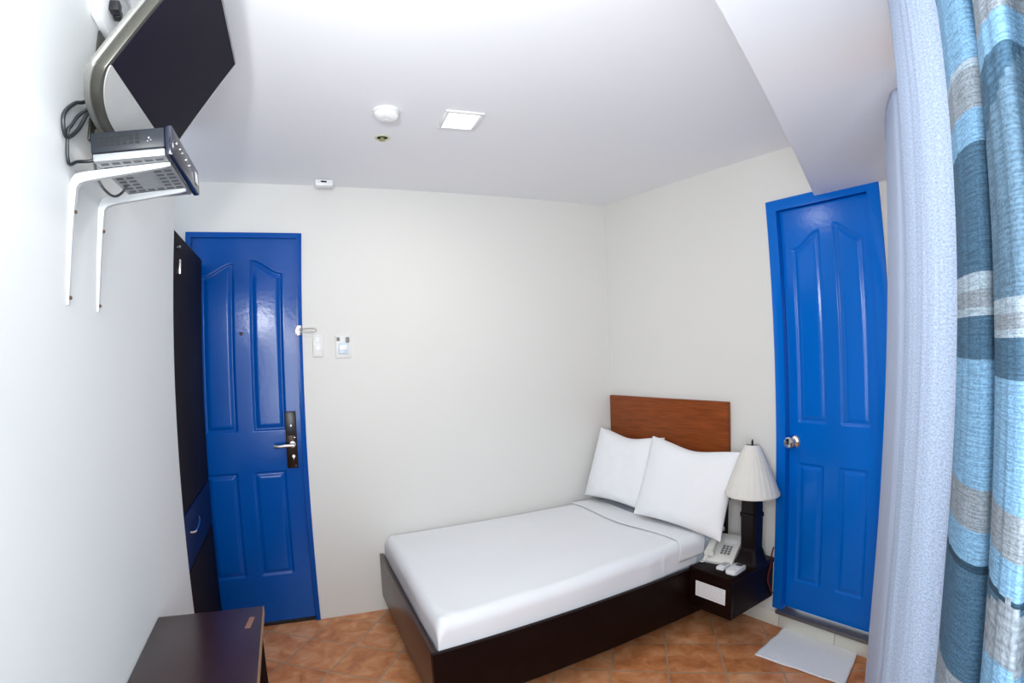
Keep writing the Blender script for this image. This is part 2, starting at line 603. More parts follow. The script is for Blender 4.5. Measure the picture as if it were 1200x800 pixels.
# dropped soffit over the window
e0 = rw(1.4475, 0, 0)
q0 = e0 - bdir*0.35
q1 = e0 + bdir*3.4
soff = [(q0.x, q0.y), (q1.x, q1.y), (q1.x-bnor.x*1.2, q1.y-bnor.y*1.2), (q0.x-bnor.x*1.2, q0.y-bnor.y*1.2)]
structure(prism('trim_1', soff, SOF, H-0.002, M['ceil']), 'lowered white ceiling soffit above the window side', 'ceiling')
# thin cornice bead where the soffit meets the ceiling
# curb of cream tiles along the foot of the right wall
curb = thing('baseboard_right', 'raised cream tile curb along the foot of the right wall', 'baseboard', C0, RW_ANG, kind='structure')
bm = bmesh.new()
tw = 0.30
x = 0.93
while x < 2.0:
    add_box(bm, x+0.0015, min(x+tw, 2.0)-0.0015, -0.012, -0.0005, 0.001, 0.079, 0.0015)
    x += tw
finish('tile_row', bm, M['curb'], curb, smooth=True)
thr = box('threshold', B0+0.03, B1-0.01, -0.035, 0.05, 0.081, 0.098, M['thresh'], curb, 0.003)
thr['label'] = 'grey metal door threshold'


# ------------------------------------------------------------------ moulded panel doors
def seg_sd(px, py, poly):
    """signed distance (positive inside) of arrays px, py to a polygon"""
    d = np.full(px.shape, 1e9)
    inside = np.zeros(px.shape, bool)
    n = len(poly)
    for i in range(n):
        ax, ay = poly[i]
        bx, by = poly[(i+1) % n]
        ex, ey = bx-ax, by-ay
        t = np.clip(((px-ax)*ex+(py-ay)*ey)/(ex*ex+ey*ey), 0, 1)
        d = np.minimum(d, np.hypot(px-ax-t*ex, py-ay-t*ey))
        cond = ((ay > py) != (by > py)) & (px < (bx-ax)*(py-ay)/(by-ay+1e-12)+ax)
        inside ^= cond
    return np.where(inside, d, -d)


def arch_panel(x0, x1, z0, zlow, zhigh, rise):
    """panel whose top sweeps up in an S curve; rise 'r' climbs to the right, 'l' to the left"""
    pts = [(x0, z0), (x1, z0)]
    n = 14
    for k in range(n+1):
        t = k/n                      # from the right side to the left
        u = 1-t if rise == 'r' else t
        s = 0.5-0.5*math.cos(PI*min(1, max(0, u*1.0)))
        pts.append((x1+(x0-x1)*t, zlow+(zhigh-zlow)*s))
    return pts


def door_leaf(name, x0, x1, z0, z1, ysurf, panels, m, parent, step=0.0045, thick=0.035):
    nx, nz = int((x1-x0)/step), int((z1-z0)/step)
    X, Z = np.meshgrid(np.linspace(x0, x1, nx+1), np.linspace(z0, z1, nz+1), indexing='ij')
    Y = np.zeros_like(X)
    for p in panels:
        d = seg_sd(X, Z, p)
        # groove at the outline, then a raised field
        prof = np.interp(d, [-0.001, 0.005, 0.011, 0.027, 0.033], [0, 0.007, 0.0075, 0.0008, 0.0004])
        Y = np.maximum(Y, np.where(d > -0.001, prof, 0))
    Y = Y + ysurf
    nvx = (nx+1)*(nz+1)
    verts = np.stack([X, Y, Z], -1).reshape(-1, 3)
    back = [(x0, ysurf+thick, z0), (x1, ysurf+thick, z0), (x1, ysurf+thick, z1), (x0, ysurf+thick, z1)]
    id_ = lambda i, j: i*(nz+1)+j
    faces = [(id_(i, j), id_(i+1, j), id_(i+1, j+1), id_(i, j+1)) for i in range(nx) for j in range(nz)]
    b = nvx
    faces += [(b, b+3, b+2, b+1)]
    faces += [tuple([id_(i, 0) for i in range(nx, -1, -1)]+[b, b+1])]
    faces += [tuple([id_(i, nz) for i in range(nx+1)]+[b+2, b+3])]
    faces += [tuple([id_(0, j) for j in range(nz+1)]+[b+3, b])]
    faces += [tuple([id_(nx, j) for j in range(nz, -1, -1)]+[b+1, b+2])]
    me = bpy.data.meshes.new(name)
    me.from_pydata([tuple(v) for v in verts]+back, [], faces)
    me.materials.append(m)
    for k, p in enumerate(me.polygons):
        p.use_smooth = k < nx*nz
    me.set_sharp_from_angle(angle=math.radians(50))
    o = bpy.data.objects.new(name, me)
    COL.objects.link(o)
    o.parent = parent
    return o


def door_frame(parent, x0, x1, z0, z1, fw, m, proud=0.02, depth=0.10):
    """jambs and head with a rebate towards the leaf"""
    bm = bmesh.new()
    pts = [(x0, z0), (x0, z1), (x1, z1), (x1, z0), (x1-fw, z0), (x1-fw, z1-fw), (x0+fw, z1-fw), (x0+fw, z0)]
    rot = Matrix.Rotation(PI/2, 4, 'X')      # (x, y, z) -> (x, -z, y)
    add_prism(bm, pts, -depth, proud, 0.002, rot)
    s_ = 0.014
    pts = [(x0, z0), (x0, z1), (x1, z1), (x1, z0), (x1-fw-s_, z0), (x1-fw-s_, z1-fw-s_), (x0+fw+s_, z1-fw-s_), (x0+fw+s_, z0)]
    add_prism(bm, pts, -depth-0.02, -depth+0.030, 0.0, rot)
    bm2 = finish('door_frame', bm, m, parent, smooth=True)
    return bm2


# entrance door in the back wall (frame of reference: world)
dA = thing('door_1', 'blue panelled entrance door with a dark electronic lock, beside the wardrobe', 'door', (0, D, 0), 0, kind='structure')
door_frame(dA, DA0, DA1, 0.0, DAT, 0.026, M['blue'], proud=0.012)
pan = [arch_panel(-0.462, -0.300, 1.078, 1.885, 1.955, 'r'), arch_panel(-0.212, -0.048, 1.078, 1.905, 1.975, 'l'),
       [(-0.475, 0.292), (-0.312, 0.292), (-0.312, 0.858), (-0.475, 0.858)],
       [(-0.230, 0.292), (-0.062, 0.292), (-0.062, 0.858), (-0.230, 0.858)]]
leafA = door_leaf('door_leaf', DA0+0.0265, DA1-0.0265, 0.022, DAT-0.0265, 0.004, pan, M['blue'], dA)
box('door_sill', DA0, DA1, 0.002, 0.10, 0.0005, 0.016, M['plinth'], dA)
lk = box('lock_plate', -0.052, 0.006, -0.014, 0.003, 0.872, 1.172, M['brown_lock'], dA, 0.003)
box('card_reader', -0.047, 0.001, -0.0165, -0.0145, 1.045, 1.165, M['black'], lk, 0.0008)
bm = bmesh.new()
add_lathe(bm, [(0.004, 0), (0.004, 0.002)], 12, Matrix.Translation((-0.022, -0.0150, 1.098)) @ Matrix.Rotation(PI/2, 4, 'X'))
finish('indicator', bm, M['steel'], lk, smooth=True)
bm = bmesh.new()
add_lathe(bm, [(0.017, 0.0), (0.017, 0.008), (0.009, 0.010), (0.009, 0.042)], 20, Matrix.Translation((-0.018, -0.014, 0.998)) @ Matrix.Rotation(PI/2, 4, 'X'))
add_tube(bm, smooth_path([(-0.012, -0.052, 0.998), (-0.05, -0.055, 0.999), (-0.085, -0.052, 0.996), (-0.112, -0.046, 0.998)], 6), 0.009, 10)
finish('lever_handle', bm, M['steel'], lk, smooth=True)
bm = bmesh.new()
add_lathe(bm, [(0.008, 0), (0.008, 0.004)], 16, Matrix.Translation((-0.016, -0.0145, 0.935)) @ Matrix.Rotation(PI/2, 4, 'X'))
add_box(bm, -0.019, -0.013, -0.026, -0.014, 0.915, 0.935, 0.002)
finish('thumb_turn', bm, M['steel'], lk, smooth=True)
bm = bmesh.new()
for zz in (0.884, 1.035):
    add_lathe(bm, [(0.003, 0), (0.003, 0.0015)], 10, Matrix.Translation((-0.006, -0.0142, zz)) @ Matrix.Rotation(PI/2, 4, 'X'))
finish('screw', bm, M['chrome'], lk, smooth=True)
lathe('peephole', [(0.009, 0), (0.009, 0.002), (0.006, 0.004), (0.002, 0.004)], M['brown_lock'], dA, 20,
      Matrix.Translation((-0.262, 0.0045, 1.588)) @ Matrix.Rotation(PI/2, 4, 'X'))

# swing-bar guard: plates on leaf and frame, a long loop over the wall
gd = thing('door_guard', 'chrome swing-bar door guard at the edge of the entrance door', 'door guard', (0.030, D-0.012, 1.598))
bm = bmesh.new()
add_box(bm, -0.012, 0.022, -0.004, -0.0008, -0.026, 0.026, 0.001)
finish('base_plate', bm, M['chrome'], gd, smooth=True)
bm = bmesh.new()
for k, (zz, r) in enumerate(((0, 0.009), (0.018, 0.005), (-0.018, 0.005))):
    add_lathe(bm, [(r, 0), (r, 0.014), (r*0.6, 0.020), (0.001, 0.021)], 14, Matrix.Translation((-0.004+0.012*(k == 0), -0.004, zz)) @ Matrix.Rotation(PI/2, 4, 'X'))
finish('ball_stud', bm, M['chrome'], gd, smooth=True)
tube('swing_bar', [(0.012, -0.016, 0.006), (0.050, -0.018, 0.008), (0.088, -0.018, 0.008), (0.098, -0.018, 0.0), (0.088, -0.018, -0.009), (0.050, -0.018, -0.009), (0.012, -0.016, -0.007)], 0.0024, M['steel'], gd, 5)

# bathroom door in the right wall
dB = thing('door_2', 'blue panelled bathroom door with a round chrome knob, raised on a curb', 'door', C0, RW_ANG, kind='structure')
door_frame(dB, B0, B1, 0.099, BT, 0.052, M['blue_b'], proud=0.012)
panB = [arch_panel(1.296, 1.440, 1.062, 1.892, 1.965, 'r'), arch_panel(1.512, 1.648, 1.062, 1.905, 1.985, 'l'),
        [(1.293, 0.262), (1.422, 0.262), (1.422, 0.860), (1.293, 0.860)],
        [(1.502, 0.262), (1.634, 0.262), (1.634, 0.862), (1.502, 0.862)]]
leafB = door_leaf('door_leaf', B0+0.054, B1-0.054, 0.112, BT-0.054, 0.022, panB, M['blue_b'], dB)
kb = lathe('door_knob', [(0.030, 0), (0.031, 0.004), (0.026, 0.010), (0.013, 0.014), (0.012, 0.032), (0.020, 0.038), (0.027, 0.048), (0.028, 0.058), (0.022, 0.066), (0.012, 0.068), (0.001, 0.068)],
           M['chrome'], dB, 28, Matrix.Translation((1.272, 0.022, 0.965)) @ Matrix.Rotation(PI/2, 4, 'X'))
lathe('lock_button', [(0.006, 0), (0.006, 0.004), (0.002, 0.005)], M['black'], kb, 12, Matrix.Translation((1.272, -0.045, 0.965)) @ Matrix.Rotation(PI/2, 4, 'X'))

# ------------------------------------------------------------------ ceiling fittings
t = thing('smoke_detector', 'round white smoke detector on the ceiling', 'smoke detector', (0.345, 2.005, H))
lathe('base', [(0.052, -0.0005), (0.052, -0.010), (0.048, -0.012)], M['white_plastic'], t, 36)
lathe('cover', [(0.047, -0.0125), (0.045, -0.026), (0.036, -0.034), (0.020, -0.038), (0.001, -0.038)], M['white_plastic'], t, 36)
lathe('test_button', [(0.008, -0.0385), (0.008, -0.041), (0.001, -0.0415)], M['plate'], t, 16)

t = thing('recessed_sprinkler', 'small brass ringed fitting recessed in the ceiling near the smoke detector', 'ceiling fitting', (0.376, 2.275, H))
lathe('ring', [(0.034, -0.0005), (0.034, -0.003), (0.027, -0.005), (0.024, -0.001)], mat('pale_green_ring', (0.62, 0.63, 0.45), 0.5), t, 28, cap=False)
lathe('cup', [(0.024, -0.0012), (0.018, -0.0016), (0.001, -0.0016)], M['hole'], t, 24, cap=False)
lathe('nozzle', [(0.010, -0.002), (0.010, -0.012), (0.014, -0.014), (0.001, -0.015)], M['brass'], t, 14)

t = thing('ceiling_downlight', 'square lit downlight panel in the ceiling', 'ceiling light', (0.648, 2.016, H), -0.06)
bm = bmesh.new()
add_box(bm, -0.078, 0.078, -0.088, -0.070, -0.008, -0.0005, 0.002)
add_box(bm, -0.078, 0.078, 0.070, 0.088, -0.008, -0.0005, 0.002)
add_box(bm, -0.078, -0.061, -0.0695, 0.0695, -0.008, -0.0005, 0.002)
add_box(bm, 0.061, 0.078, -0.0695, 0.0695, -0.008, -0.0005, 0.002)
finish('frame', bm, M['white_plastic'], t, smooth=True)
box('diffuser', -0.0605, 0.0605, -0.0690, 0.0690, -0.005, -0.001, M['downlight'], t)

t = thing('motion_sensor', 'small white box with a dark slot at the ceiling above the entrance door', 'sensor', (0.168, 2.93, H))
bm = bmesh.new()
add_box(bm, -0.047, 0.047, -0.030, 0.028, -0.036, -0.0005, 0.007)
finish('housing', bm, M['white_plastic'], t, smooth=True)
box('slot', -0.017, 0.014, -0.0315, -0.0302, -0.018, -0.010, M['hole'], t)

# ------------------------------------------------------------------ switch plates on the back wall
t = thing('light_switch', 'tall cream switch plate nearest the entrance door', 'switch', (0.136, D, 1.517))
box('plate', -0.026, 0.030, -0.009, -0.0005, -0.062, 0.060, M['plate'], t, 0.003)
box('rocker', -0.012, 0.014, -0.012, -0.0095, 0.012, 0.042, M['white_plastic'], t, 0.0015)
box('rocker', -0.012, 0.014, -0.012, -0.0095, -0.030, 0.000, M['white_plastic'], t, 0.0015)
t = thing('key_card_switch', 'square key card switch with a clear pocket on the back wall', 'switch', (0.271, D, 1.507))
box('plate', -0.040, 0.042, -0.009, -0.0005, -0.062, 0.060, M['plate'], t, 0.003)
box('card_pocket', -0.026, 0.028, -0.019, -0.0095, -0.040, 0.018, mat('pale_blue_plastic', (0.60, 0.70, 0.80), 0.25), t, 0.004)
box('card', -0.020, 0.022, -0.024, -0.0195, -0.020, 0.008, M['white_plastic'], t, 0.002)
box('clip', -0.034, -0.018, -0.016, -0.0095, 0.030, 0.050, M['key'], t, 0.003)
box('clip', 0.014, 0.034, -0.016, -0.0095, 0.020, 0.050, M['key'], t, 0.003)

# ------------------------------------------------------------------ wardrobe in the niche
t = thing('wardrobe', 'black-brown wardrobe in the niche beside the entrance door', 'wardrobe', (XL, 0, 0))
bm = bmesh.new()
add_box(bm, -0.50, -0.020, LE+0.01, 2.96, 0.0, 1.965, 0.002)
finish('body', bm, M['wardrobe'], t, smooth=True)
wd_ = box('door', -0.019, -0.001, LE+0.012, 2.955, 0.860, 1.962, M['wardrobe'], t, 0.002)
box('handle', 0.0, 0.012, 2.335, 2.350, 1.80, 1.86, M['steel'], wd_, 0.003)
bm = bmesh.new()
add_tube(bm, [Vector((0.0005, 2.32, 1.905)), Vector((0.014, 2.32, 1.905))], 0.007, 12)
finish('door_knob', bm, M['chrome'], wd_, smooth=True)
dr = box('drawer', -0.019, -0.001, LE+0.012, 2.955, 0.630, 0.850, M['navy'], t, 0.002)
dr['label'] = 'glossy drawer front, coloured navy blue as a painted reflection of the blue door'
tube('handle', [(0.0, 2.34, 0.768), (0.018, 2.36, 0.765), (0.022, 2.42, 0.772), (0.018, 2.48, 0.785), (0.0, 2.50, 0.79)], 0.005, M['chrome'], dr, 5)
box('drawer', -0.019, -0.001, LE+0.012, 2.955, 0.09, 0.621, M['wardrobe'], t, 0.002)

# ------------------------------------------------------------------ dressing desk at the left wall
t = thing('desk', 'dark brown side desk with a worn tan edge against the left wall', 'desk', (XL, 0, 0))
tp = box('desk_top', 0.002, 0.311, 0.62, 1.715, 0.672, 0.70, M['desk'], t, 0.002)
box('edge_band', 0.3115, 0.3135, 0.62, 1.715, 0.674, 0.699, M['edge'], tp)
box('side_panel', 0.008, 0.300, 1.690, 1.708, 0.0, 0.6715, M['dark'], t, 0.001)
box('side_panel', 0.008, 0.300, 0.63, 0.648, 0.0, 0.6715, M['dark'], t, 0.001)
box('back_panel', 0.006, 0.020, 0.649, 1.689, 0.15, 0.6715, M['dark'], t, 0.001)
box('shelf', 0.021, 0.285, 0.649, 1.689, 0.30, 0.318, M['dark'], t, 0.001)
st = thing('sticker', 'small brown paper sticker near the far edge of the desk top', 'sticker', (-0.172, 1.607, 0.7003), -0.15)
box('paper', -0.008, 0.008, -0.035, 0.035, 0, 0.0006, mat('brown_sticker', (0.20, 0.10, 0.075), 0.6), st)

# ------------------------------------------------------------------ bed
fa, fn_ = (0.411, D-0.006), (0.418, 1.861)          # foot end at the wall, foot end near
dxy = Vector((1.744-0.42, 2.037-1.861, 0)).normalized()
hp = rw(0.925, 0.035, 0)                            # side board end near the right wall
# intersection of the side line with the headboard line
Ls = (hp - Vector((0.42, 1.861, 0))).dot(dxy)
hn = Vector((0.42, 1.861, 0)) + dxy*Ls
hf = rw(0.012, 0.035, 0)
bed = thing('bed', 'single bed with dark brown boards and a reddish wooden headboard', 'bed', (0, 0, 0))


def board(name, a, b, z0, z1, th, m, parent, inward, bev=0.002):
    a, b = Vector((a[0], a[1], 0)), Vector((b[0], b[1], 0))
    d = (b-a).normalized()
    n = Vector((-d.y, d.x, 0))*inward
    pts = [(a.x, a.y), (b.x, b.y), (b.x+n.x*th, b.y+n.y*th), (a.x+n.x*th, a.y+n.y*th)]
    if inward < 0:
        pts.reverse()
    return prism(name, pts, z0, z1, m, parent, bev)


board('side_board', fn_, hn, 0.10, 0.342, 0.022, M['dark'], bed, 1)
board('foot_board', (fn_[0], fn_[1]+0.023), fa, 0.09, 0.342, 0.022, M['desk'], bed, -1)
board('plinth', (fn_[0]+0.12, fn_[1]+0.14), (hn.x-0.05, hn.y+0.12), 0.0, 0.099, 0.02, M['plinth'], bed, 1)
board('plinth', (fa[0]+0.12, fa[1]-0.03), (fn_[0]+0.12, fn_[1]+0.17), 0.0, 0.099, 0.02, M['plinth'], bed, 1)
slab = [(fn_[0]+0.03, fn_[1]+0.035), (hn.x-0.03, hn.y+0.03), (hf.x-0.03, hf.y-0.02), (fa[0]+0.03, fa[1]-0.01)]
prism('bed_base', slab, 0.10, 0.30, M['plinth'], bed)
bm = bmesh.new()
add_box(bm, 0.018, 0.917, -0.030, -0.004, 0.62, 1.145, 0.003)
hb = finish('headboard', bm, M['wood'], None, smooth=True)
hb.parent = bed
hb.location = C0
hb.rotation_euler = (0, 0, RW_ANG)
hb['label'] = 'reddish brown wooden headboard'
bm = bmesh.new()
for a in (0.030, 0.858):
    add_box(bm, a, a+0.045, -0.033, -0.004, 0.10, 0.6195, 0.002)
add_box(bm, 0.076, 0.857, -0.029, -0.006, 0.30, 0.6195, 0.002)
hp_ = finish('headboard_post', bm, M['dark'], None, smooth=True)
hp_.parent = bed
hp_.location = C0
hp_.rotation_euler = (0, 0, RW_ANG)


def bilin(q, u, v):
    a, b, c, d = [Vector((x, y)) for x, y in q]      # foot near, head near, head far, foot far
    return (a*(1-u)+b*u)*(1-v)+(d*(1-u)+c*u)*v


mq = [(fn_[0]+0.035, fn_[1]+0.033), (hn.x-0.035, hn.y+0.028), (hf.x-0.035, hf.y-0.030), (fa[0]+0.035, fa[1]-0.016)]


def soft_slab(q, zb, ztf, r, u0=0.0, u1=1.0, wr=0.0, seed=0.0, grow=0.0, nu=110, nv=80):
    """rounded cushion-like slab on a quadrilateral: parametric sheet wrapping over the edges"""
    Lu = (Vector(q[1])-Vector(q[0])).length*(u1-u0)
    Lv = (Vector(q[3])-Vector(q[0])).length

    def prof(t, L, zt):
        # t in [0,1] -> (position 0..L, drop)
        hgt = zt-zb
        per = L+2*(hgt-r)+2*(r*PI/2-r)
        s = t*per
        side = hgt-r
        arc = r*PI/2
        def one(s):
            if s < side:
                return 0.0, hgt-s
            if s < side+arc:
                a = (s-side)/r
                return r*(1-math.cos(a)), r*(1-math.sin(a))
            return r+(s-side-arc), 0.0
        if s <= per/2:
            return one(s)
        p, dz = one(per-s)
        return L-p, dz

    def fn(a, b):
        pu, du = prof(a, Lu, ztf(0.5))
        pv, dv = prof(b, Lv, ztf(0.5))
        u, v = u0+(u1-u0)*pu/Lu, pv/Lv
        p = bilin(q, u, v)
        zt = ztf(u)
        k = max(du, dv)
        # rounded corners: both drops together
        z = zt-(du+dv if du+dv < zt-zb else zt-zb)
        n = noise.noise(Vector((p.x*3.1+seed, p.y*4.3, 0)))*wr+noise.noise(Vector((p.x*9+seed, p.y*11, 2)))*wr*0.35
        if k <= 0:
            z += n
        c = bilin(q, 0.5, 0.5)
        dirv = (p-c)
        if dirv.length > 0:
            p = p+dirv.normalized()*(grow+(noise.noise(Vector((p.x*6+seed, p.y*6, z*9)))*wr*0.9 if k > 0 else 0))
        return Vector((p.x, p.y, max(z, zb)))
    return fn


mt = grid_mesh('mattress', 110, 80, soft_slab(mq, 0.305, lambda u: 0.447+0.040*u, 0.045), M['mattress'])
tag(mt, 'pale blue mattress of the bed, showing only at the head corner near the nightstand', 'mattress')
sheet_fn = soft_slab(mq, 0.33, lambda u: 0.453+0.040*u, 0.05, 0.0, 0.86, 0.004, 3.0, 0.006)


def sheet_f(a, b):
    p = sheet_fn(a, b)
    # fold ridge at the near foot corner and sag of the hem along the side board
    e = math.exp(-((p.x-0.47)**2+(p.y-1.93)**2)/0.004)
    p.z += 0.004*e*math.sin((p.x*1.4+p.y*0.7)*60)
    c = math.exp(-((p.x-1.50)/0.05)**2)+math.exp(-((p.x-1.60)/0.012)**2)*0.6
    p.y -= 0.004*c if p.z < 0.44 else 0
    return p


sh = grid_mesh('bed_sheet', 200, 140, sheet_f, M['sheet'], thick=0.0025)
tag(sh, 'smooth white sheet spread over the mattress', 'bed sheet')
# turned-down top sheet near the pillows


def top_f(a, b):
    """band of folded sheet lying across the bed near the pillows"""
    pu = 0.775+0.115*a+0.012*math.sin(b*9)+(0.02*b)
    Lv = 1.02
    drop = 0.105
    s = b*(Lv+drop)-drop
    if s < 0:
        v = 0.0
        z = 0.497-0.006+max(s, -0.11)
        out = 0.014
        if s > -0.05:
            ang = (s+0.05)/0.05*PI/2
            v = 0.0
            z = 0.4915-0.045+0.045*math.sin(ang)
            out = 0.014-0.045*(1-math.cos(ang))
    else:
        v = min(0.985, (s+0.031)/Lv)
        z = 0.4915
        out = 0.0
    p = bilin(mq, pu, v)
    p = p-Vector((0, 1))*out
    edge = min(a, 1-a)
    z += 0.0008*(1 if edge > 0.02 else 0)+0.001*noise.noise(Vector((p.x*20, p.y*6, 1)))
    return Vector((p.x, p.y, z-0.0005+0.003*pu))


ts = grid_mesh('folded_sheet', 30, 90, top_f, M['sheet'], thick=0.002)
tag(ts, 'turned-down white top sheet in a band just below the pillows', 'bed sheet')


# ------------------------------------------------------------------ pillows
def pillow(name, label, s, off, z, w, h, tilt, roll, twist, seed):
    def side(sgn):
        def fn(a, b):
            x, y = 2*a-1, 2*b-1
            # pinched corners: outline pulls in along the sides
            ex = 1-0.055*(1-y*y)*abs(x)**3
            ey = 1-0.07*(1-x*x)*abs(y)**3
            X, Z = x*w/2*ey**0, y*h/2
            X = x*w/2*(1-0.045*math.sin(PI*(b))**1*abs(x)**2)
            Z = y*h/2*(1-0.075*math.sin(PI*(a))**1*abs(y)**2)
            if y > 0:
                Z -= 0.022*y*y*math.exp(-((x-0.05)/0.6)**2)*(1-x*x)
            body = max(0.0, (1-x**4)*(1-y**4))**0.55
            T = 0.058*body
            T += 0.006*noise.noise(Vector((x*2.2+seed, y*2.4, sgn)))*body + 0.004*noise.noise(Vector((x*5+seed, y*5, sgn)))*body
            # creases running in from corners
            T -= 0.006*body*abs(math.sin((x*y)*5+seed))*abs(x*y)
            return Vector((X, sgn*max(T, 0.0), Z))
        return fn
    bm = bmesh.new()
    n = 44
    gs = []
    for sgn in (-1, 1):
        fn = side(sgn)
        gs.append([[None]*(n+1) for _ in range(n+1)])
        for i in range(n+1):
            for j in range(n+1):
                # cosine spacing keeps the seam crisp
                a, b = 0.5-0.5*math.cos(PI*i/n), 0.5-0.5*math.cos(PI*j/n)
                gs[-1][i][j] = bm.verts.new(fn(a, b))
    for g in gs:
        for i in range(n):
            for j in range(n):
                bm.faces.new((g[i][j], g[i+1][j], g[i+1][j+1], g[i][j+1]))
    bmesh.ops.remove_doubles(bm, verts=bm.verts, dist=0.0004)
    o = finish(name, bm, M['pillow'], None, smooth=False)
    for p in o.data.polygons:
        p.use_smooth = True
    # hem flap of the pillow case along the edge
    o.matrix_world = Matrix.Translation(rw(s, off, z)) @ Matrix.Rotation(RW_ANG+twist, 4, 'Z') @ Matrix.Rotation(tilt, 4, 'X') @ Matrix.Rotation(roll, 4, 'Y')
    tag(o, label, 'pillow', 'white pillows leaning on the headboard')
    return o


pillow('pillow', 'white pillow in the wall corner, partly behind the other one', 0.262, 0.165, 0.727, 0.50, 0.44, -0.33, 0.05, 0.10, 1.0)
pillow('pillow', 'white pillow nearest the nightstand, standing in front of its neighbour', 0.770, 0.215, 0.715, 0.57, 0.45, -0.33, 0.06, 0.06, 5.0)

# ------------------------------------------------------------------ nightstand on the right wall
def rwthing(name, label, cat, s=0.0, off=0.0, z=0.0, rz=0.0, group=None):
    return thing(name, label, cat, rw(s, off, z), RW_ANG+rz, group)


t = rwthing('nightstand', 'dark brown wall-hung nightstand between the bed and the bathroom door', 'nightstand', 1.055, 0, 0)
bm = bmesh.new()
add_box(bm, -0.116, 0.126, -0.355, -0.002, 0.155, 0.338, 0.002)
finish('cabinet', bm, M['dark'], t, smooth=True)
box('top_board', -0.118, 0.130, -0.380, -0.002, 0.3385, 0.365, M['dark'], t, 0.003)
df = box('drawer_front', -0.117, 0.128, -0.374, -0.3555, 0.155, 0.337, M['dark'], t, 0.002)
lb = box('notice_label', -0.080, 0.095, -0.3755, -0.3742, 0.222, 0.300, M['paper'], df)
lb['label'] = 'white paper notice on the drawer front'
rnd = random.Random(4)
bm = bmesh.new()
for k in range(6):
    zz = 0.292-k*0.0115
    xx = -0.070
    while xx < 0.080:
        wl = rnd.uniform(0.008, 0.024)
        add_box(bm, xx, min(xx+wl, 0.086), -0.3760, -0.37555, zz-0.0010, zz+0.0010)
        xx += wl+0.005
finish('print_line', bm, M['ink'], lb)

# lamp
t = rwthing('table_lamp', 'table lamp with ivory pleated shade and black wooden base on the nightstand', 'lamp', 1.150, 0.165, 0.3655)
bm = bmesh.new()


def sq_ring(h, z, ch=0.25):
    c = h*ch
    return [(x_, y_, z) for x_, y_ in ((h, -h+c), (h, h-c), (h-c, h), (-h+c, h), (-h, h-c), (-h, -h+c), (-h+c, -h), (h-c, -h))]


rings = [sq_ring(h, z) for h, z in ((0.066, 0), (0.066, 0.020), (0.060, 0.028), (0.052, 0.055), (0.044, 0.080), (0.041, 0.095), (0.042, 0.245), (0.046, 0.250), (0.046, 0.266), (0.041, 0.272), (0.040, 0.345), (0.018, 0.350))]
vr = [[bm.verts.new(p) for p in r] for r in rings]
for j in range(len(vr)-1):
    for i in range(8):
        bm.faces.new((vr[j][i], vr[j][(i+1) % 8], vr[j+1][(i+1) % 8], vr[j+1][i]))
bm.faces.new(list(reversed(vr[0])))
bm.faces.new(vr[-1])
finish('lamp_base', bm, M['lampwood'], t)
lathe('stem', [(0.009, 0.3505), (0.009, 0.585)], M['brass'], t, 14)


def pleat(r, z, a, i):
    return r*(1+0.007*math.cos(a*26))


sprof = [(0.129, 0.362), (0.131, 0.366), (0.128, 0.374), (0.113, 0.415), (0.094, 0.465), (0.072, 0.520), (0.050, 0.570), (0.036, 0.596), (0.033, 0.600)]
so = lathe('lamp_shade', sprof, M['shade'], t, 156, Matrix.Identity(4), False, pleat)
sm = so.modifiers.new('solidify', 'SOLIDIFY')
sm.thickness = 0.002
lathe('shade_trim', [(0.1310, 0.358), (0.1325, 0.360), (0.1325, 0.368), (0.1310, 0.370)], M['shade'], so, 64, cap=False)
bm = bmesh.new()
for k in range(3):
    a = k*2*PI/3
    add_tube(bm, [Vector((0.008*math.cos(a), 0.008*math.sin(a), 0.588)), Vector((0.037*math.cos(a), 0.034*math.sin(a), 0.592))], 0.0015, 6)
finish('spider', bm, M['brass'], so, smooth=True)
lathe('finial', [(0.005, 0.5855), (0.008, 0.592), (0.004, 0.600), (0.006, 0.610), (0.003, 0.622), (0.001, 0.626)], M['lampwood'], t, 14)
bm = bmesh.new()
add_tube(bm, smooth_path([(0.05, 0.02, 0.09), (0.062, 0.05, 0.02), (0.055, 0.11, 0.004), (0.03, 0.15, 0.004)], 6), 0.003, 6)
finish('power_cord', bm, M['blkcable'], t, smooth=True)

# telephone
t = rwthing('telephone', 'beige desk telephone with its handset on the left, on the nightstand', 'telephone', 0.998, 0.180, 0.3655, 0.27)
bm = bmesh.new()
prof = [(-0.095, 0.0), (-0.098, 0.012), (-0.085, 0.024), (0.060, 0.098), (0.080, 0.102), (0.090, 0.085), (0.092, 0.0)]
rotx = Matrix(((0, 0, 1, 0), (1, 0, 0, 0), (0, 1, 0, 0), (0, 0, 0, 1)))
add_prism(bm, prof, -0.075, 0.078, 0.004, rotx)
finish('body', bm, M['beige_plastic'], t, smooth=True)
ang = math.atan2(0.074, 0.145)


def slope(y):
    return 0.026+(y+0.085)*0.040/0.145


Msl = Matrix.Translation((0, -0.085, 0.024)) @ Matrix.Rotation(ang, 4, 'X')
bm = bmesh.new()
for r_ in range(4):
    for c_ in range(3):
        add_box(bm, 0.000+c_*0.018, 0.013+c_*0.018, 0.036+r_*0.016, 0.047+r_*0.016, 0.0005, 0.004, 0.001, mtx=Msl)
kp = finish('key', bm, M['key'], t, smooth=True)
kp.name = 'keypad'
bm = bmesh.new()
for c_ in range(3):
    add_box(bm, -0.004+c_*0.022, 0.013+c_*0.022, 0.016, 0.024, 0.0005, 0.003, 0.001, mtx=Msl)
finish('function_buttons', bm, M['plate'], t, smooth=True)
bm = bmesh.new()
add_box(bm, -0.004, 0.062, 0.112, 0.140, 0.0005, 0.002, 0.001, mtx=Msl)
finish('index_card', bm, M['paper'], t)
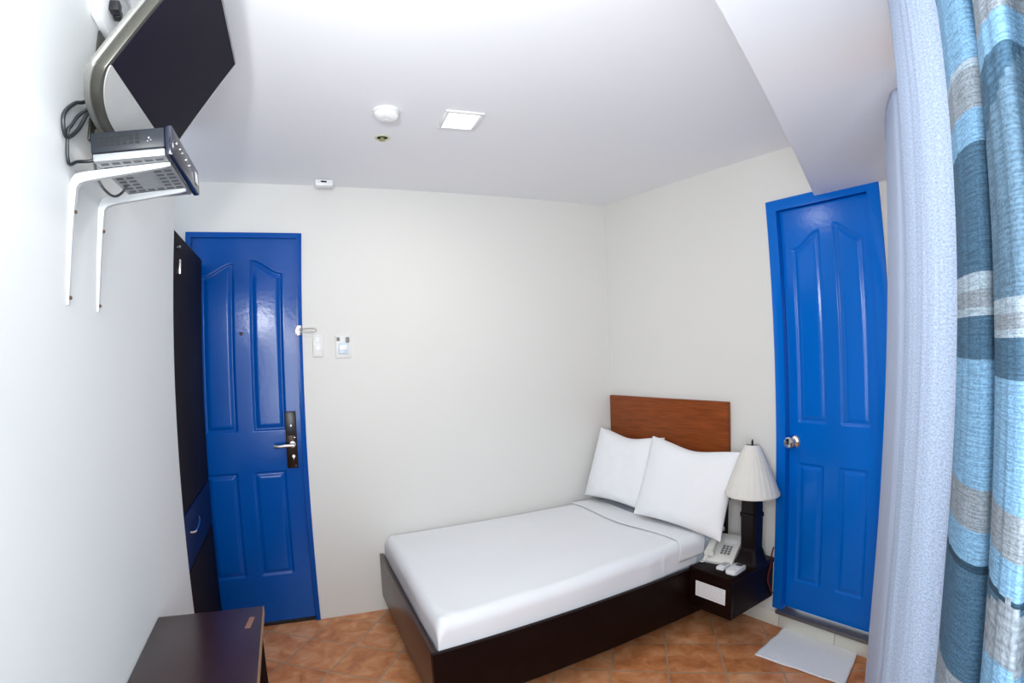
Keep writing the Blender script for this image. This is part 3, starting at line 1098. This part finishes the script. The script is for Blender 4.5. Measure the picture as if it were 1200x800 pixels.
# handset resting in its cradle
bm = bmesh.new()
path = smooth_path([(-0.046, -0.088, 0.048), (-0.046, -0.060, 0.068), (-0.046, -0.015, 0.096), (-0.046, 0.038, 0.124), (-0.046, 0.070, 0.130)], 8)
rings = []
for i, p in enumerate(path):
    u = i/(len(path)-1)
    wv = 0.019+0.006*(abs(2*u-1)**3)
    hv = 0.011+0.006*(abs(2*u-1)**4)
    ring = []
    for k in range(14):
        a = 2*PI*k/14
        ring.append(bm.verts.new((p.x+wv*math.copysign(abs(math.cos(a))**0.7, math.cos(a)), p.y, p.z+hv*math.copysign(abs(math.sin(a))**0.7, math.sin(a)))))
    rings.append(ring)
for j in range(len(rings)-1):
    for i in range(14):
        bm.faces.new((rings[j][i], rings[j][(i+1) % 14], rings[j+1][(i+1) % 14], rings[j+1][i]))
bm.faces.new(list(reversed(rings[0])))
bm.faces.new(rings[-1])
add_lathe(bm, [(0.018, 0), (0.022, 0.010), (0.020, 0.020)], 18, Matrix.Translation((-0.046, -0.066, 0.030)) @ Matrix.Rotation(ang, 4, 'X'))
add_lathe(bm, [(0.018, 0), (0.022, 0.010), (0.020, 0.020)], 18, Matrix.Translation((-0.046, 0.050, 0.094)) @ Matrix.Rotation(ang, 4, 'X'))
finish('handset', bm, M['beige_plastic'], t, smooth=True)
tube('handset_cord', [(-0.046, -0.090, 0.045), (-0.060, -0.112, 0.012), (-0.080, -0.110, 0.006), (-0.0765, -0.08, 0.008)], 0.003, M['beige_plastic'], t, 8)

# remotes
t = rwthing('remote_control', 'slim white remote control lying beside the telephone', 'remote control', 1.070, 0.250, 0.3655, 0.12)
box('body', -0.020, 0.020, -0.078, 0.078, 0.0, 0.016, M['white_plastic'], t, 0.004)
bm = bmesh.new()
for r_ in range(6):
    for c_ in range(3):
        add_box(bm, -0.013+c_*0.010, -0.006+c_*0.010, -0.045+r_*0.018, -0.036+r_*0.018, 0.0162, 0.018, 0.0006)
finish('keypad', bm, M['key'], t)
t = rwthing('remote_control', 'rounded white air conditioner remote with a dark display, in front of the lamp', 'remote control', 1.142, 0.282, 0.3655, 0.10)
bm = bmesh.new()
pts = []
for (cx_, cy_, a0) in ((0.014, 0.045, 0), (-0.014, 0.045, PI/2), (-0.014, -0.045, PI), (0.014, -0.045, 3*PI/2)):
    for k in range(6):
        a = a0+k*PI/10
        pts.append((cx_+0.014*math.cos(a), cy_+0.016*math.sin(a)))
add_prism(bm, pts, 0.0, 0.020, 0.004)
finish('body', bm, M['white_plastic'], t, smooth=True)
box('display', -0.017, 0.017, 0.022, 0.048, 0.0202, 0.0212, M['lcd'], t, 0.0004)
bm = bmesh.new()
for a, b_ in ((-0.010, 0.0), (0.010, 0.0), (0, -0.02), (-0.012, -0.035), (0.012, -0.035)):
    add_lathe(bm, [(0.005, 0.0202), (0.005, 0.0225), (0.003, 0.023)], 12, Matrix.Translation((a, b_, 0)))
finish('buttons', bm, M['plate'], t, smooth=True)

cc = tube('power_cable', [tuple(rw(0.80, 0.02, 0.20)), tuple(rw(0.82, 0.10, 0.04)), (1.875, 2.245, 0.004), (1.90, 2.205, 0.004), (1.955, 2.205, 0.004), (2.03, 2.19, 0.010), tuple(rw(1.00, 0.06, 0.05)), tuple(rw(1.0, 0.01, 0.12))], 0.0045, M['cable'], None, 8)
tag(cc, 'white cable lying on the floor under the nightstand', 'cable')
bm = bmesh.new()
add_tube(bm, smooth_path([tuple(rw(1.184, 0.010, 0.42)), tuple(rw(1.1855, 0.03, 0.39)), tuple(rw(1.1855, 0.035, 0.34)), tuple(rw(1.1855, 0.06, 0.27)), tuple(rw(1.1855, 0.03, 0.20)), tuple(rw(1.1855, 0.004, 0.17))], 8), 0.0035, 8)
tag(finish('red_cord', bm, M['red'], None, smooth=True), 'red cord hanging between the nightstand and the bathroom door frame', 'cord')

# bath mat
bmq = [Vector((2.215, 1.795)), Vector((2.285, 1.425)), Vector((1.985, 1.29)), Vector((1.865, 1.690))]


def mat_f(a, b):
    p = (bmq[0]*(1-a)+bmq[1]*a)*(1-b)+(bmq[3]*(1-a)+bmq[2]*a)*b
    p = p+Vector((noise.noise(Vector((a*4, b*4, 0)))*0.006, noise.noise(Vector((a*4, b*4, 7)))*0.006))
    return Vector((p.x, p.y, 0.0055+0.003*noise.noise(Vector((a*3, b*3, 3)))+(0.002 if min(a, b, 1-a, 1-b) < 0.03 else 0)))


mo = grid_mesh('bath_mat', 40, 40, mat_f, M['towel'], thick=0.006)
tag(mo, 'white terry bath mat on the floor before the bathroom door', 'bath mat')

# ------------------------------------------------------------------ television
u_ = Vector((0.163, 0, 0.27)).normalized()
ex = (Vector((0, 1, 0))+0.04*u_).normalized()
ez = ex.cross(u_).normalized()
ey = ez.cross(ex)
TVO = Vector((-0.344, 1.049, 2.004))
tv = thing('television', 'grey flat television tilted down from the left wall under the ceiling', 'television')
tv.matrix_world = Matrix(((ex.x, ey.x, ez.x, TVO.x), (ex.y, ey.y, ez.y, TVO.y), (ex.z, ey.z, ez.z, TVO.z), (0, 0, 0, 1)))
TW, TH = 0.505, 0.307


def tv_outline(g, chin=0.083, nseg=40):
    """body outline with the curved lower edge, grown by g"""
    pts = []
    for k in range(nseg+1):
        t_ = 0.5-0.5*math.cos(PI*k/nseg)
        x_ = -g+(TW+2*g)*t_
        c_ = max(0.0, 1-abs(2*t_-1)**2.6)**0.62
        pts.append((x_, -g-chin*c_ + (0.0 if 0 < t_ < 1 else 0.0)))
    pts += [(TW+g, TH+g), (-g, TH+g)]
    return pts


prism('bezel', tv_outline(0.009), -0.015, 0.004, M['bezel'], tv, 0.003)
prism('rear_shell', tv_outline(0.012), -0.030, -0.0155, M['rearshell'], tv, 0.006)
bm = bmesh.new()
add_box(bm, 0.10, TW-0.10, 0.0, TH-0.05, -0.044, -0.0305, 0.004)
finish('back_cover', bm, M['rearshell'], tv, smooth=True)
pts = [(x_, y_) for x_, y_ in tv_outline(0.003, 0.078)[:41]]
pts = [(x_, min(y_, -0.002)) for x_, y_ in pts]
pts += [(TW, -0.0005), (0, -0.0005)]
prism('speaker_panel', pts, 0.0042, 0.0065, M['silver'], tv)
bm = bmesh.new()
add_prism(bm, [(0.0, 0.0005), (TW, 0.0005), (TW, TH), (0.0, TH)], 0.0042, 0.0060)
sc_ = finish('screen', bm, M['screen'], tv)
sc_['label'] = 'dark glass screen'
bm = bmesh.new()
add_box(bm, TW+0.001, TW+0.003, 0.0, TH, 0.0042, 0.0068)
add_box(bm, 0.0, TW+0.003, TH+0.001, TH+0.003, 0.0042, 0.0068)
finish('bezel_thin_line', bm, M['bezel_line'], tv)  # thin silver line along the far and top edges of the screen
bm = bmesh.new()
add_lathe(bm, [(0.006, 0.0067), (0.006, 0.0085), (0.002, 0.009)], 16, Matrix.Translation((0.235, -0.060, 0)))
finish('power_button', bm, M['rearshell'], tv, smooth=True)

# wall mount
wm = thing('television_mount', 'dark wall bracket arm behind the television', 'mount', (XL, 1.30, 2.10))
box('wall_plate', 0.001, 0.006, -0.03, 0.03, -0.16, 0.10, M['bezel'], wm, 0.001)
bm = bmesh.new()
add_tube(bm, [Vector((0.006, 0, -0.12)), Vector((0.035, 0, -0.07)), Vector((0.085, 0, 0.005)), Vector((0.139, 0, 0.035))], 0.012, 10)
finish('arm', bm, M['bezel'], wm, smooth=True)
bm = bmesh.new()
add_lathe(bm, [(0.013, -0.022), (0.015, -0.016), (0.015, 0.016), (0.013, 0.022)], 16, Matrix.Translation((0.030, -0.012, -0.145)) @ Matrix.Rotation(PI/2, 4, 'X'))
finish('tightening_knob', bm, M['bezel'], wm, smooth=True)

ob = thing('outlet_box', 'white surface outlet box on the left wall behind the television top', 'outlet', (XL, 1.275, 2.275))
box('box', 0.001, 0.022, -0.06, 0.06, -0.07, 0.075, M['white_plastic'], ob, 0.003)
bm = bmesh.new()
add_box(bm, 0.0225, 0.045, -0.022, 0.004, -0.03, -0.005, 0.003)
add_box(bm, 0.0225, 0.040, 0.012, 0.034, -0.028, -0.006, 0.003)
finish('plug', bm, M['black'], ob, smooth=True)

# ------------------------------------------------------------------ decoder on two brackets
dc = thing('decoder_box', 'black cable decoder box lying on the two white wall brackets', 'decoder', (XL, 1.140, 1.8385), 0)
dc.rotation_euler = (0, -0.11, -0.03)
X0, X1, Y1, ZH = 0.058, 0.214, 0.285, 0.058
bm = bmesh.new()
add_box(bm, X0, X1-0.012, 0.0, Y1, 0.016, ZH, 0.004)
finish('upper_shell', bm, M['stb'], dc, smooth=True)
bm = bmesh.new()
add_box(bm, X0+0.003, X1-0.014, 0.004, Y1-0.004, 0.0, 0.0155, 0.002)
bt = finish('lower_tray', bm, M['stb_tray'], dc, smooth=True)
bt['label'] = 'grey metal lower tray'
bm = bmesh.new()
add_box(bm, X1-0.0115, X1+0.004, -0.003, Y1+0.003, -0.003, ZH+0.002, 0.004)
ff = finish('front_panel', bm, M['stb_front'], dc, smooth=True)
bm = bmesh.new()
for k in range(7):
    for j in range(3):
        x0_ = X0+0.012+k*0.0125
        z0_ = 0.028+j*0.0085
        add_box(bm, x0_, x0_+0.008, -0.0008, -0.0002, z0_, z0_+0.0055)
finish('side_vents', bm, M['hole'], dc)
bm = bmesh.new()
for (dx, dz, s_) in ((0, 0, 0.003), (0.004, -0.004, 0.002), (-0.002, -0.006, 0.002)):
    add_box(bm, X0+0.112+dx, X0+0.112+dx+s_, -0.0008, -0.0002, 0.036+dz, 0.036+dz+s_)
finish('emblem', bm, M['bezel_line'], dc)
bm = bmesh.new()
for k in range(6):
    for j in range(11):
        if 2 <= k <= 3 and 3 <= j <= 7:
            continue
        x0_ = X0+0.012+k*0.0215
        y0_ = 0.018+j*0.0235
        add_box(bm, x0_, x0_+0.015, y0_, y0_+0.012, -0.0006, -0.0001)
finish('bottom_vents', bm, mat('grey_vent', (0.10, 0.105, 0.115), 0.6), dc)
for k, (yy, s_) in enumerate(((0.030, 0.006), (0.062, 0.004), (0.085, 0.004), (0.128, 0.007), (0.165, 0.004))):
    bm = bmesh.new()
    add_lathe(bm, [(s_*0.7, 0), (s_*0.7, 0.002), (s_*0.4, 0.0025)], 12, Matrix.Translation((X1+0.0042, yy, 0.032)) @ Matrix.Rotation(PI/2, 4, 'Y'))
    finish('front_button', bm, M['steel'], ff, smooth=True)
bm = bmesh.new()
add_box(bm, X1+0.0042, X1+0.0062, 0.235, 0.262, 0.014, 0.042, 0.001)
fs_ = finish('front_sticker', bm, M['paper'], ff)


def bracket():
    t_ = thing('shelf_bracket', 'white L-shaped steel shelf bracket nearer the window, under the near end of the decoder box', 'bracket', (XL, 1.20, 1.845), 0, 'white brackets under the decoder box')
    bm_ = bmesh.new()
    path = [(0.0005, -0.272), (0.0005, -0.20), (0.0005, -0.10), (0.0005, -0.035), (0.003, -0.020), (0.012, -0.0095), (0.028, -0.0055), (0.06, -0.0018), (0.12, 0.0048), (0.185, 0.0120), (0.203, 0.0138)]
    wid = [0.006, 0.0075, 0.0085, 0.0095, 0.010, 0.0105, 0.0105, 0.010, 0.009, 0.007, 0.005]
    th = [0.004, 0.007, 0.010, 0.013, 0.018, 0.020, 0.018, 0.016, 0.013, 0.009, 0.006]
    rings_ = []
    for i, (px_, pz_) in enumerate(path):
        a_ = path[max(i-1, 0)]
        b_ = path[min(i+1, len(path)-1)]
        tx, tz = b_[0]-a_[0], b_[1]-a_[1]
        l_ = math.hypot(tx, tz)
        nx_, nz_ = tz/l_, -tx/l_
        w_, h_ = wid[i], th[i]
        rings_.append([bm_.verts.new((px_, -w_, pz_)), bm_.verts.new((px_, w_, pz_)), bm_.verts.new((px_+nx_*h_, w_*0.6, pz_+nz_*h_)), bm_.verts.new((px_+nx_*h_, -w_*0.6, pz_+nz_*h_))])
    for j in range(len(rings_)-1):
        for i in range(4):
            bm_.faces.new((rings_[j][i], rings_[j][(i+1) % 4], rings_[j+1][(i+1) % 4], rings_[j+1][i]))
    bm_.faces.new(list(reversed(rings_[0])))
    bm_.faces.new(rings_[-1])
    o_ = finish('steel_strip', bm_, M['white_metal'], t_, smooth=True)
    for zz in (-0.258, -0.085):
        bs_ = bmesh.new()
        add_lathe(bs_, [(0.004, 0), (0.004, 0.0025), (0.002, 0.004)], 10, Matrix.Translation((0.0056 if zz < -0.2 else 0.0112, 0, zz)) @ Matrix.Rotation(PI/2, 4, 'Y'))
        finish('screw', bs_, M['rust'], t_, smooth=True)
    return t_


br = bracket()
b2 = br.copy()
COL.objects.link(b2)
for ch in list(br.children):
    c_ = ch.copy()
    COL.objects.link(c_)
    c_.parent = b2
b2.location = (XL, 1.382, 1.845)
b2['label'] = 'white L-shaped steel shelf bracket nearer the wardrobe, under the far end of the decoder box'
br.rotation_euler = (0, 0, -0.10)
b2.rotation_euler = (0, 0, -0.10)

# loose black cables beside the television
cb = thing('cable_loop', 'black cable looped on the left wall behind the decoder box', 'cable', (0, 0, 0))
tube('cable', [(-0.37, 1.22, 2.06), (-0.435, 1.215, 2.005), (-0.442, 1.165, 1.975), (-0.443, 1.118, 1.930), (-0.443, 1.14, 1.895), (-0.440, 1.19, 1.93), (-0.43, 1.225, 1.99), (-0.41, 1.26, 2.02)], 0.0042, M['blkcable'], cb, 10)
tube('cable', [(-0.38, 1.24, 2.04), (-0.438, 1.205, 1.975), (-0.440, 1.155, 1.925), (-0.443, 1.145, 1.905), (-0.443, 1.16, 1.850), (-0.440, 1.20, 1.865), (-0.42, 1.215, 1.872), (-0.387, 1.215, 1.880)], 0.0036, M['blkcable'], cb, 10)
tube('cable', [(-0.365, 1.30, 1.868), (-0.372, 1.30, 1.835), (-0.40, 1.31, 1.825), (-0.43, 1.30, 1.86), (-0.44, 1.28, 1.93)], 0.003, M['blkcable'], cb, 8)

# ------------------------------------------------------------------ curtains
def poly3(c, z, lo, hi):
    x_ = max(lo, min(hi, z-1.45))
    return np.polyval(c, x_)


def sA(z): return poly3([0.0, 0.77, 1.8, 59.92], z, -1.1, 1.0)
def sB(z): return poly3([-1.67, 1.17, 3.11, 61.44], z, -0.62, 0.66)
def sC(z): return poly3([-4.7, 2.34, 3.53, 65.9], z, -0.40, 0.45)
def sD(z): return poly3([6.0, 2.39, 68.97], z, -0.33, 0.33)


def catmull(P, t):
    n = len(P)-1
    f = t*n
    i = min(int(f), n-1)
    t = f-i
    p0, p1, p2, p3 = P[max(i-1, 0)], P[i], P[i+1], P[min(i+2, n)]
    return 0.5*((2*p1)+(-p0+p2)*t+(2*p0-5*p1+4*p2-p3)*t*t+(-p0+3*p1-3*p2+p3)*t**3)


def plan(az, d):
    a = math.radians(az)
    return Vector((d*math.sin(a), d*math.cos(a)))


def curtain(name, label, ctrl, m, zb, zt, nu, nz, vmap=None, ucale=1.0, wav=0.0, group=None):
    """hanging cloth: ctrl(z) gives the plan of the folds at height z"""
    rows = []
    for j in range(nz+1):
        z = zb+(zt-zb)*j/nz
        P = ctrl(z)
        row = []
        for i in range(nu+1):
            p = catmull(P, i/nu)
            k = noise.noise(Vector((i*0.35, z*2.0, 5)))*wav
            row.append(Vector((p.x+k*bnor.x, p.y+k*bnor.y, z)))
        rows.append(row)
    mid = rows[int(nz*0.65)]
    U = [0.0]
    for i in range(nu):
        U.append(U[-1]+(mid[i+1]-mid[i]).length)

    def fn(a, b):
        return rows[int(round(b*nz))][int(round(a*nu))]

    def uvf(a, b, ca, cb):
        z = zb+(zt-zb)*b
        return (U[int(round(a*nu))], z if vmap is None else vmap(a, z, ca, zb+(zt-zb)*cb))
    o = grid_mesh(name, nu, nz, fn, m, uvfn=uvf, thick=0.0015)
    tag(o, label, 'curtain', group)
    return o


def ctrlC(z):
    c, d = sC(z), sD(z)
    c = min(c, d-1.2)
    return [plan(c+2.2, 0.985), plan(c+0.9, 0.95), plan(c+0.10, 0.885), plan(c+0.05, 0.82), plan(c+0.7, 0.765), plan((c+d)/2+0.2, 0.735), plan(d-0.3, 0.735),
            plan(d+1.2, 0.78), plan(d+0.9, 0.72), plan(d+0.12, 0.655), plan(d+0.05, 0.61), plan(d+0.9, 0.565), plan(d+2.4, 0.545), plan(d+3.6, 0.575), plan(d+5.2, 0.585),
            plan(d+5.4, 0.53), plan(d+7.5, 0.485), plan(d+11, 0.475), plan(d+14, 0.42), plan(d+18, 0.375)]


DZ = [1.0, 1.141, 1.175, 1.229, 1.26, 1.298, 1.412, 1.445, 1.48, 1.696, 1.723, 1.80, 2.2]
DV = [0.90, 1.03, 1.10, 1.189, 1.225, 1.271, 1.421, 1.467, 1.517, 1.669, 1.705, 1.80, 2.2]


def vC(a, z, ca, cz):
    k = max(0.0, min(1.0, (a*19-6.3)/1.4))
    vd = float(np.interp(z, DZ, DV)) if z > 1.0 else 0.9*z
    if ca*19 > 7.2:
        f = ca*19-8
        if 1.05 < cz < 1.172-0.010*abs(f-3.5):
            return max(1.277, min(1.418, 1.415-(1.172-z)))
        if 1.10 < cz < 1.232-0.016*abs(f-3.5):
            return max(1.230, min(1.272, 1.236+(z-1.165)*0.5))
        if 1.482 < cz < 1.585+0.022*f:
            return 2.27+(z-1.45)
    return (1-k)*z+k*vd


curtain('window_curtain', 'blue banded woven curtain hanging at the right edge, nearest the camera', ctrlC, M['plaid'], 0.03, SOF-0.003, 190, 300, vC, wav=0.002, group='window curtains')


def ctrlB(z):
    b, c = sB(z), sC(z)
    return [plan(c+3.0, 1.16), plan(c+2.6, 1.04), plan(c+0.9, 0.975), plan(c-0.3, 0.99), plan(b+0.66*(c-b), 1.00), plan(b+0.42*(c-b), 1.022), plan(b+0.20*(c-b), 1.065), plan(b+0.05, 1.12), plan(b+0.10, 1.20), plan(b+1.2, 1.27), plan(b+2.2, 1.25)]


curtain('window_curtain', 'pale bluish white curtain beside the blue banded one, with a fuzzy weave', ctrlB, M['pale'], 0.03, SOF-0.003, 100, 110, wav=0.002, group='window curtains')


def ctrlA(z):
    a = sA(z)
    return [plan(a+3.2, 1.55), plan(a+2.4, 1.50), plan(a+1.6, 1.62), plan(a+0.8, 1.66), plan(a+0.1, 1.80), plan(a, 1.92), plan(a+0.3, 2.02), plan(a+1.1, 2.0), plan(a+1.8, 1.9)]


curtain('window_curtain', 'thin pale curtain farthest back, beside the bathroom door', ctrlA, M['pale2'], 0.03, SOF-0.003, 90, 110, wav=0.002, group='window curtains')
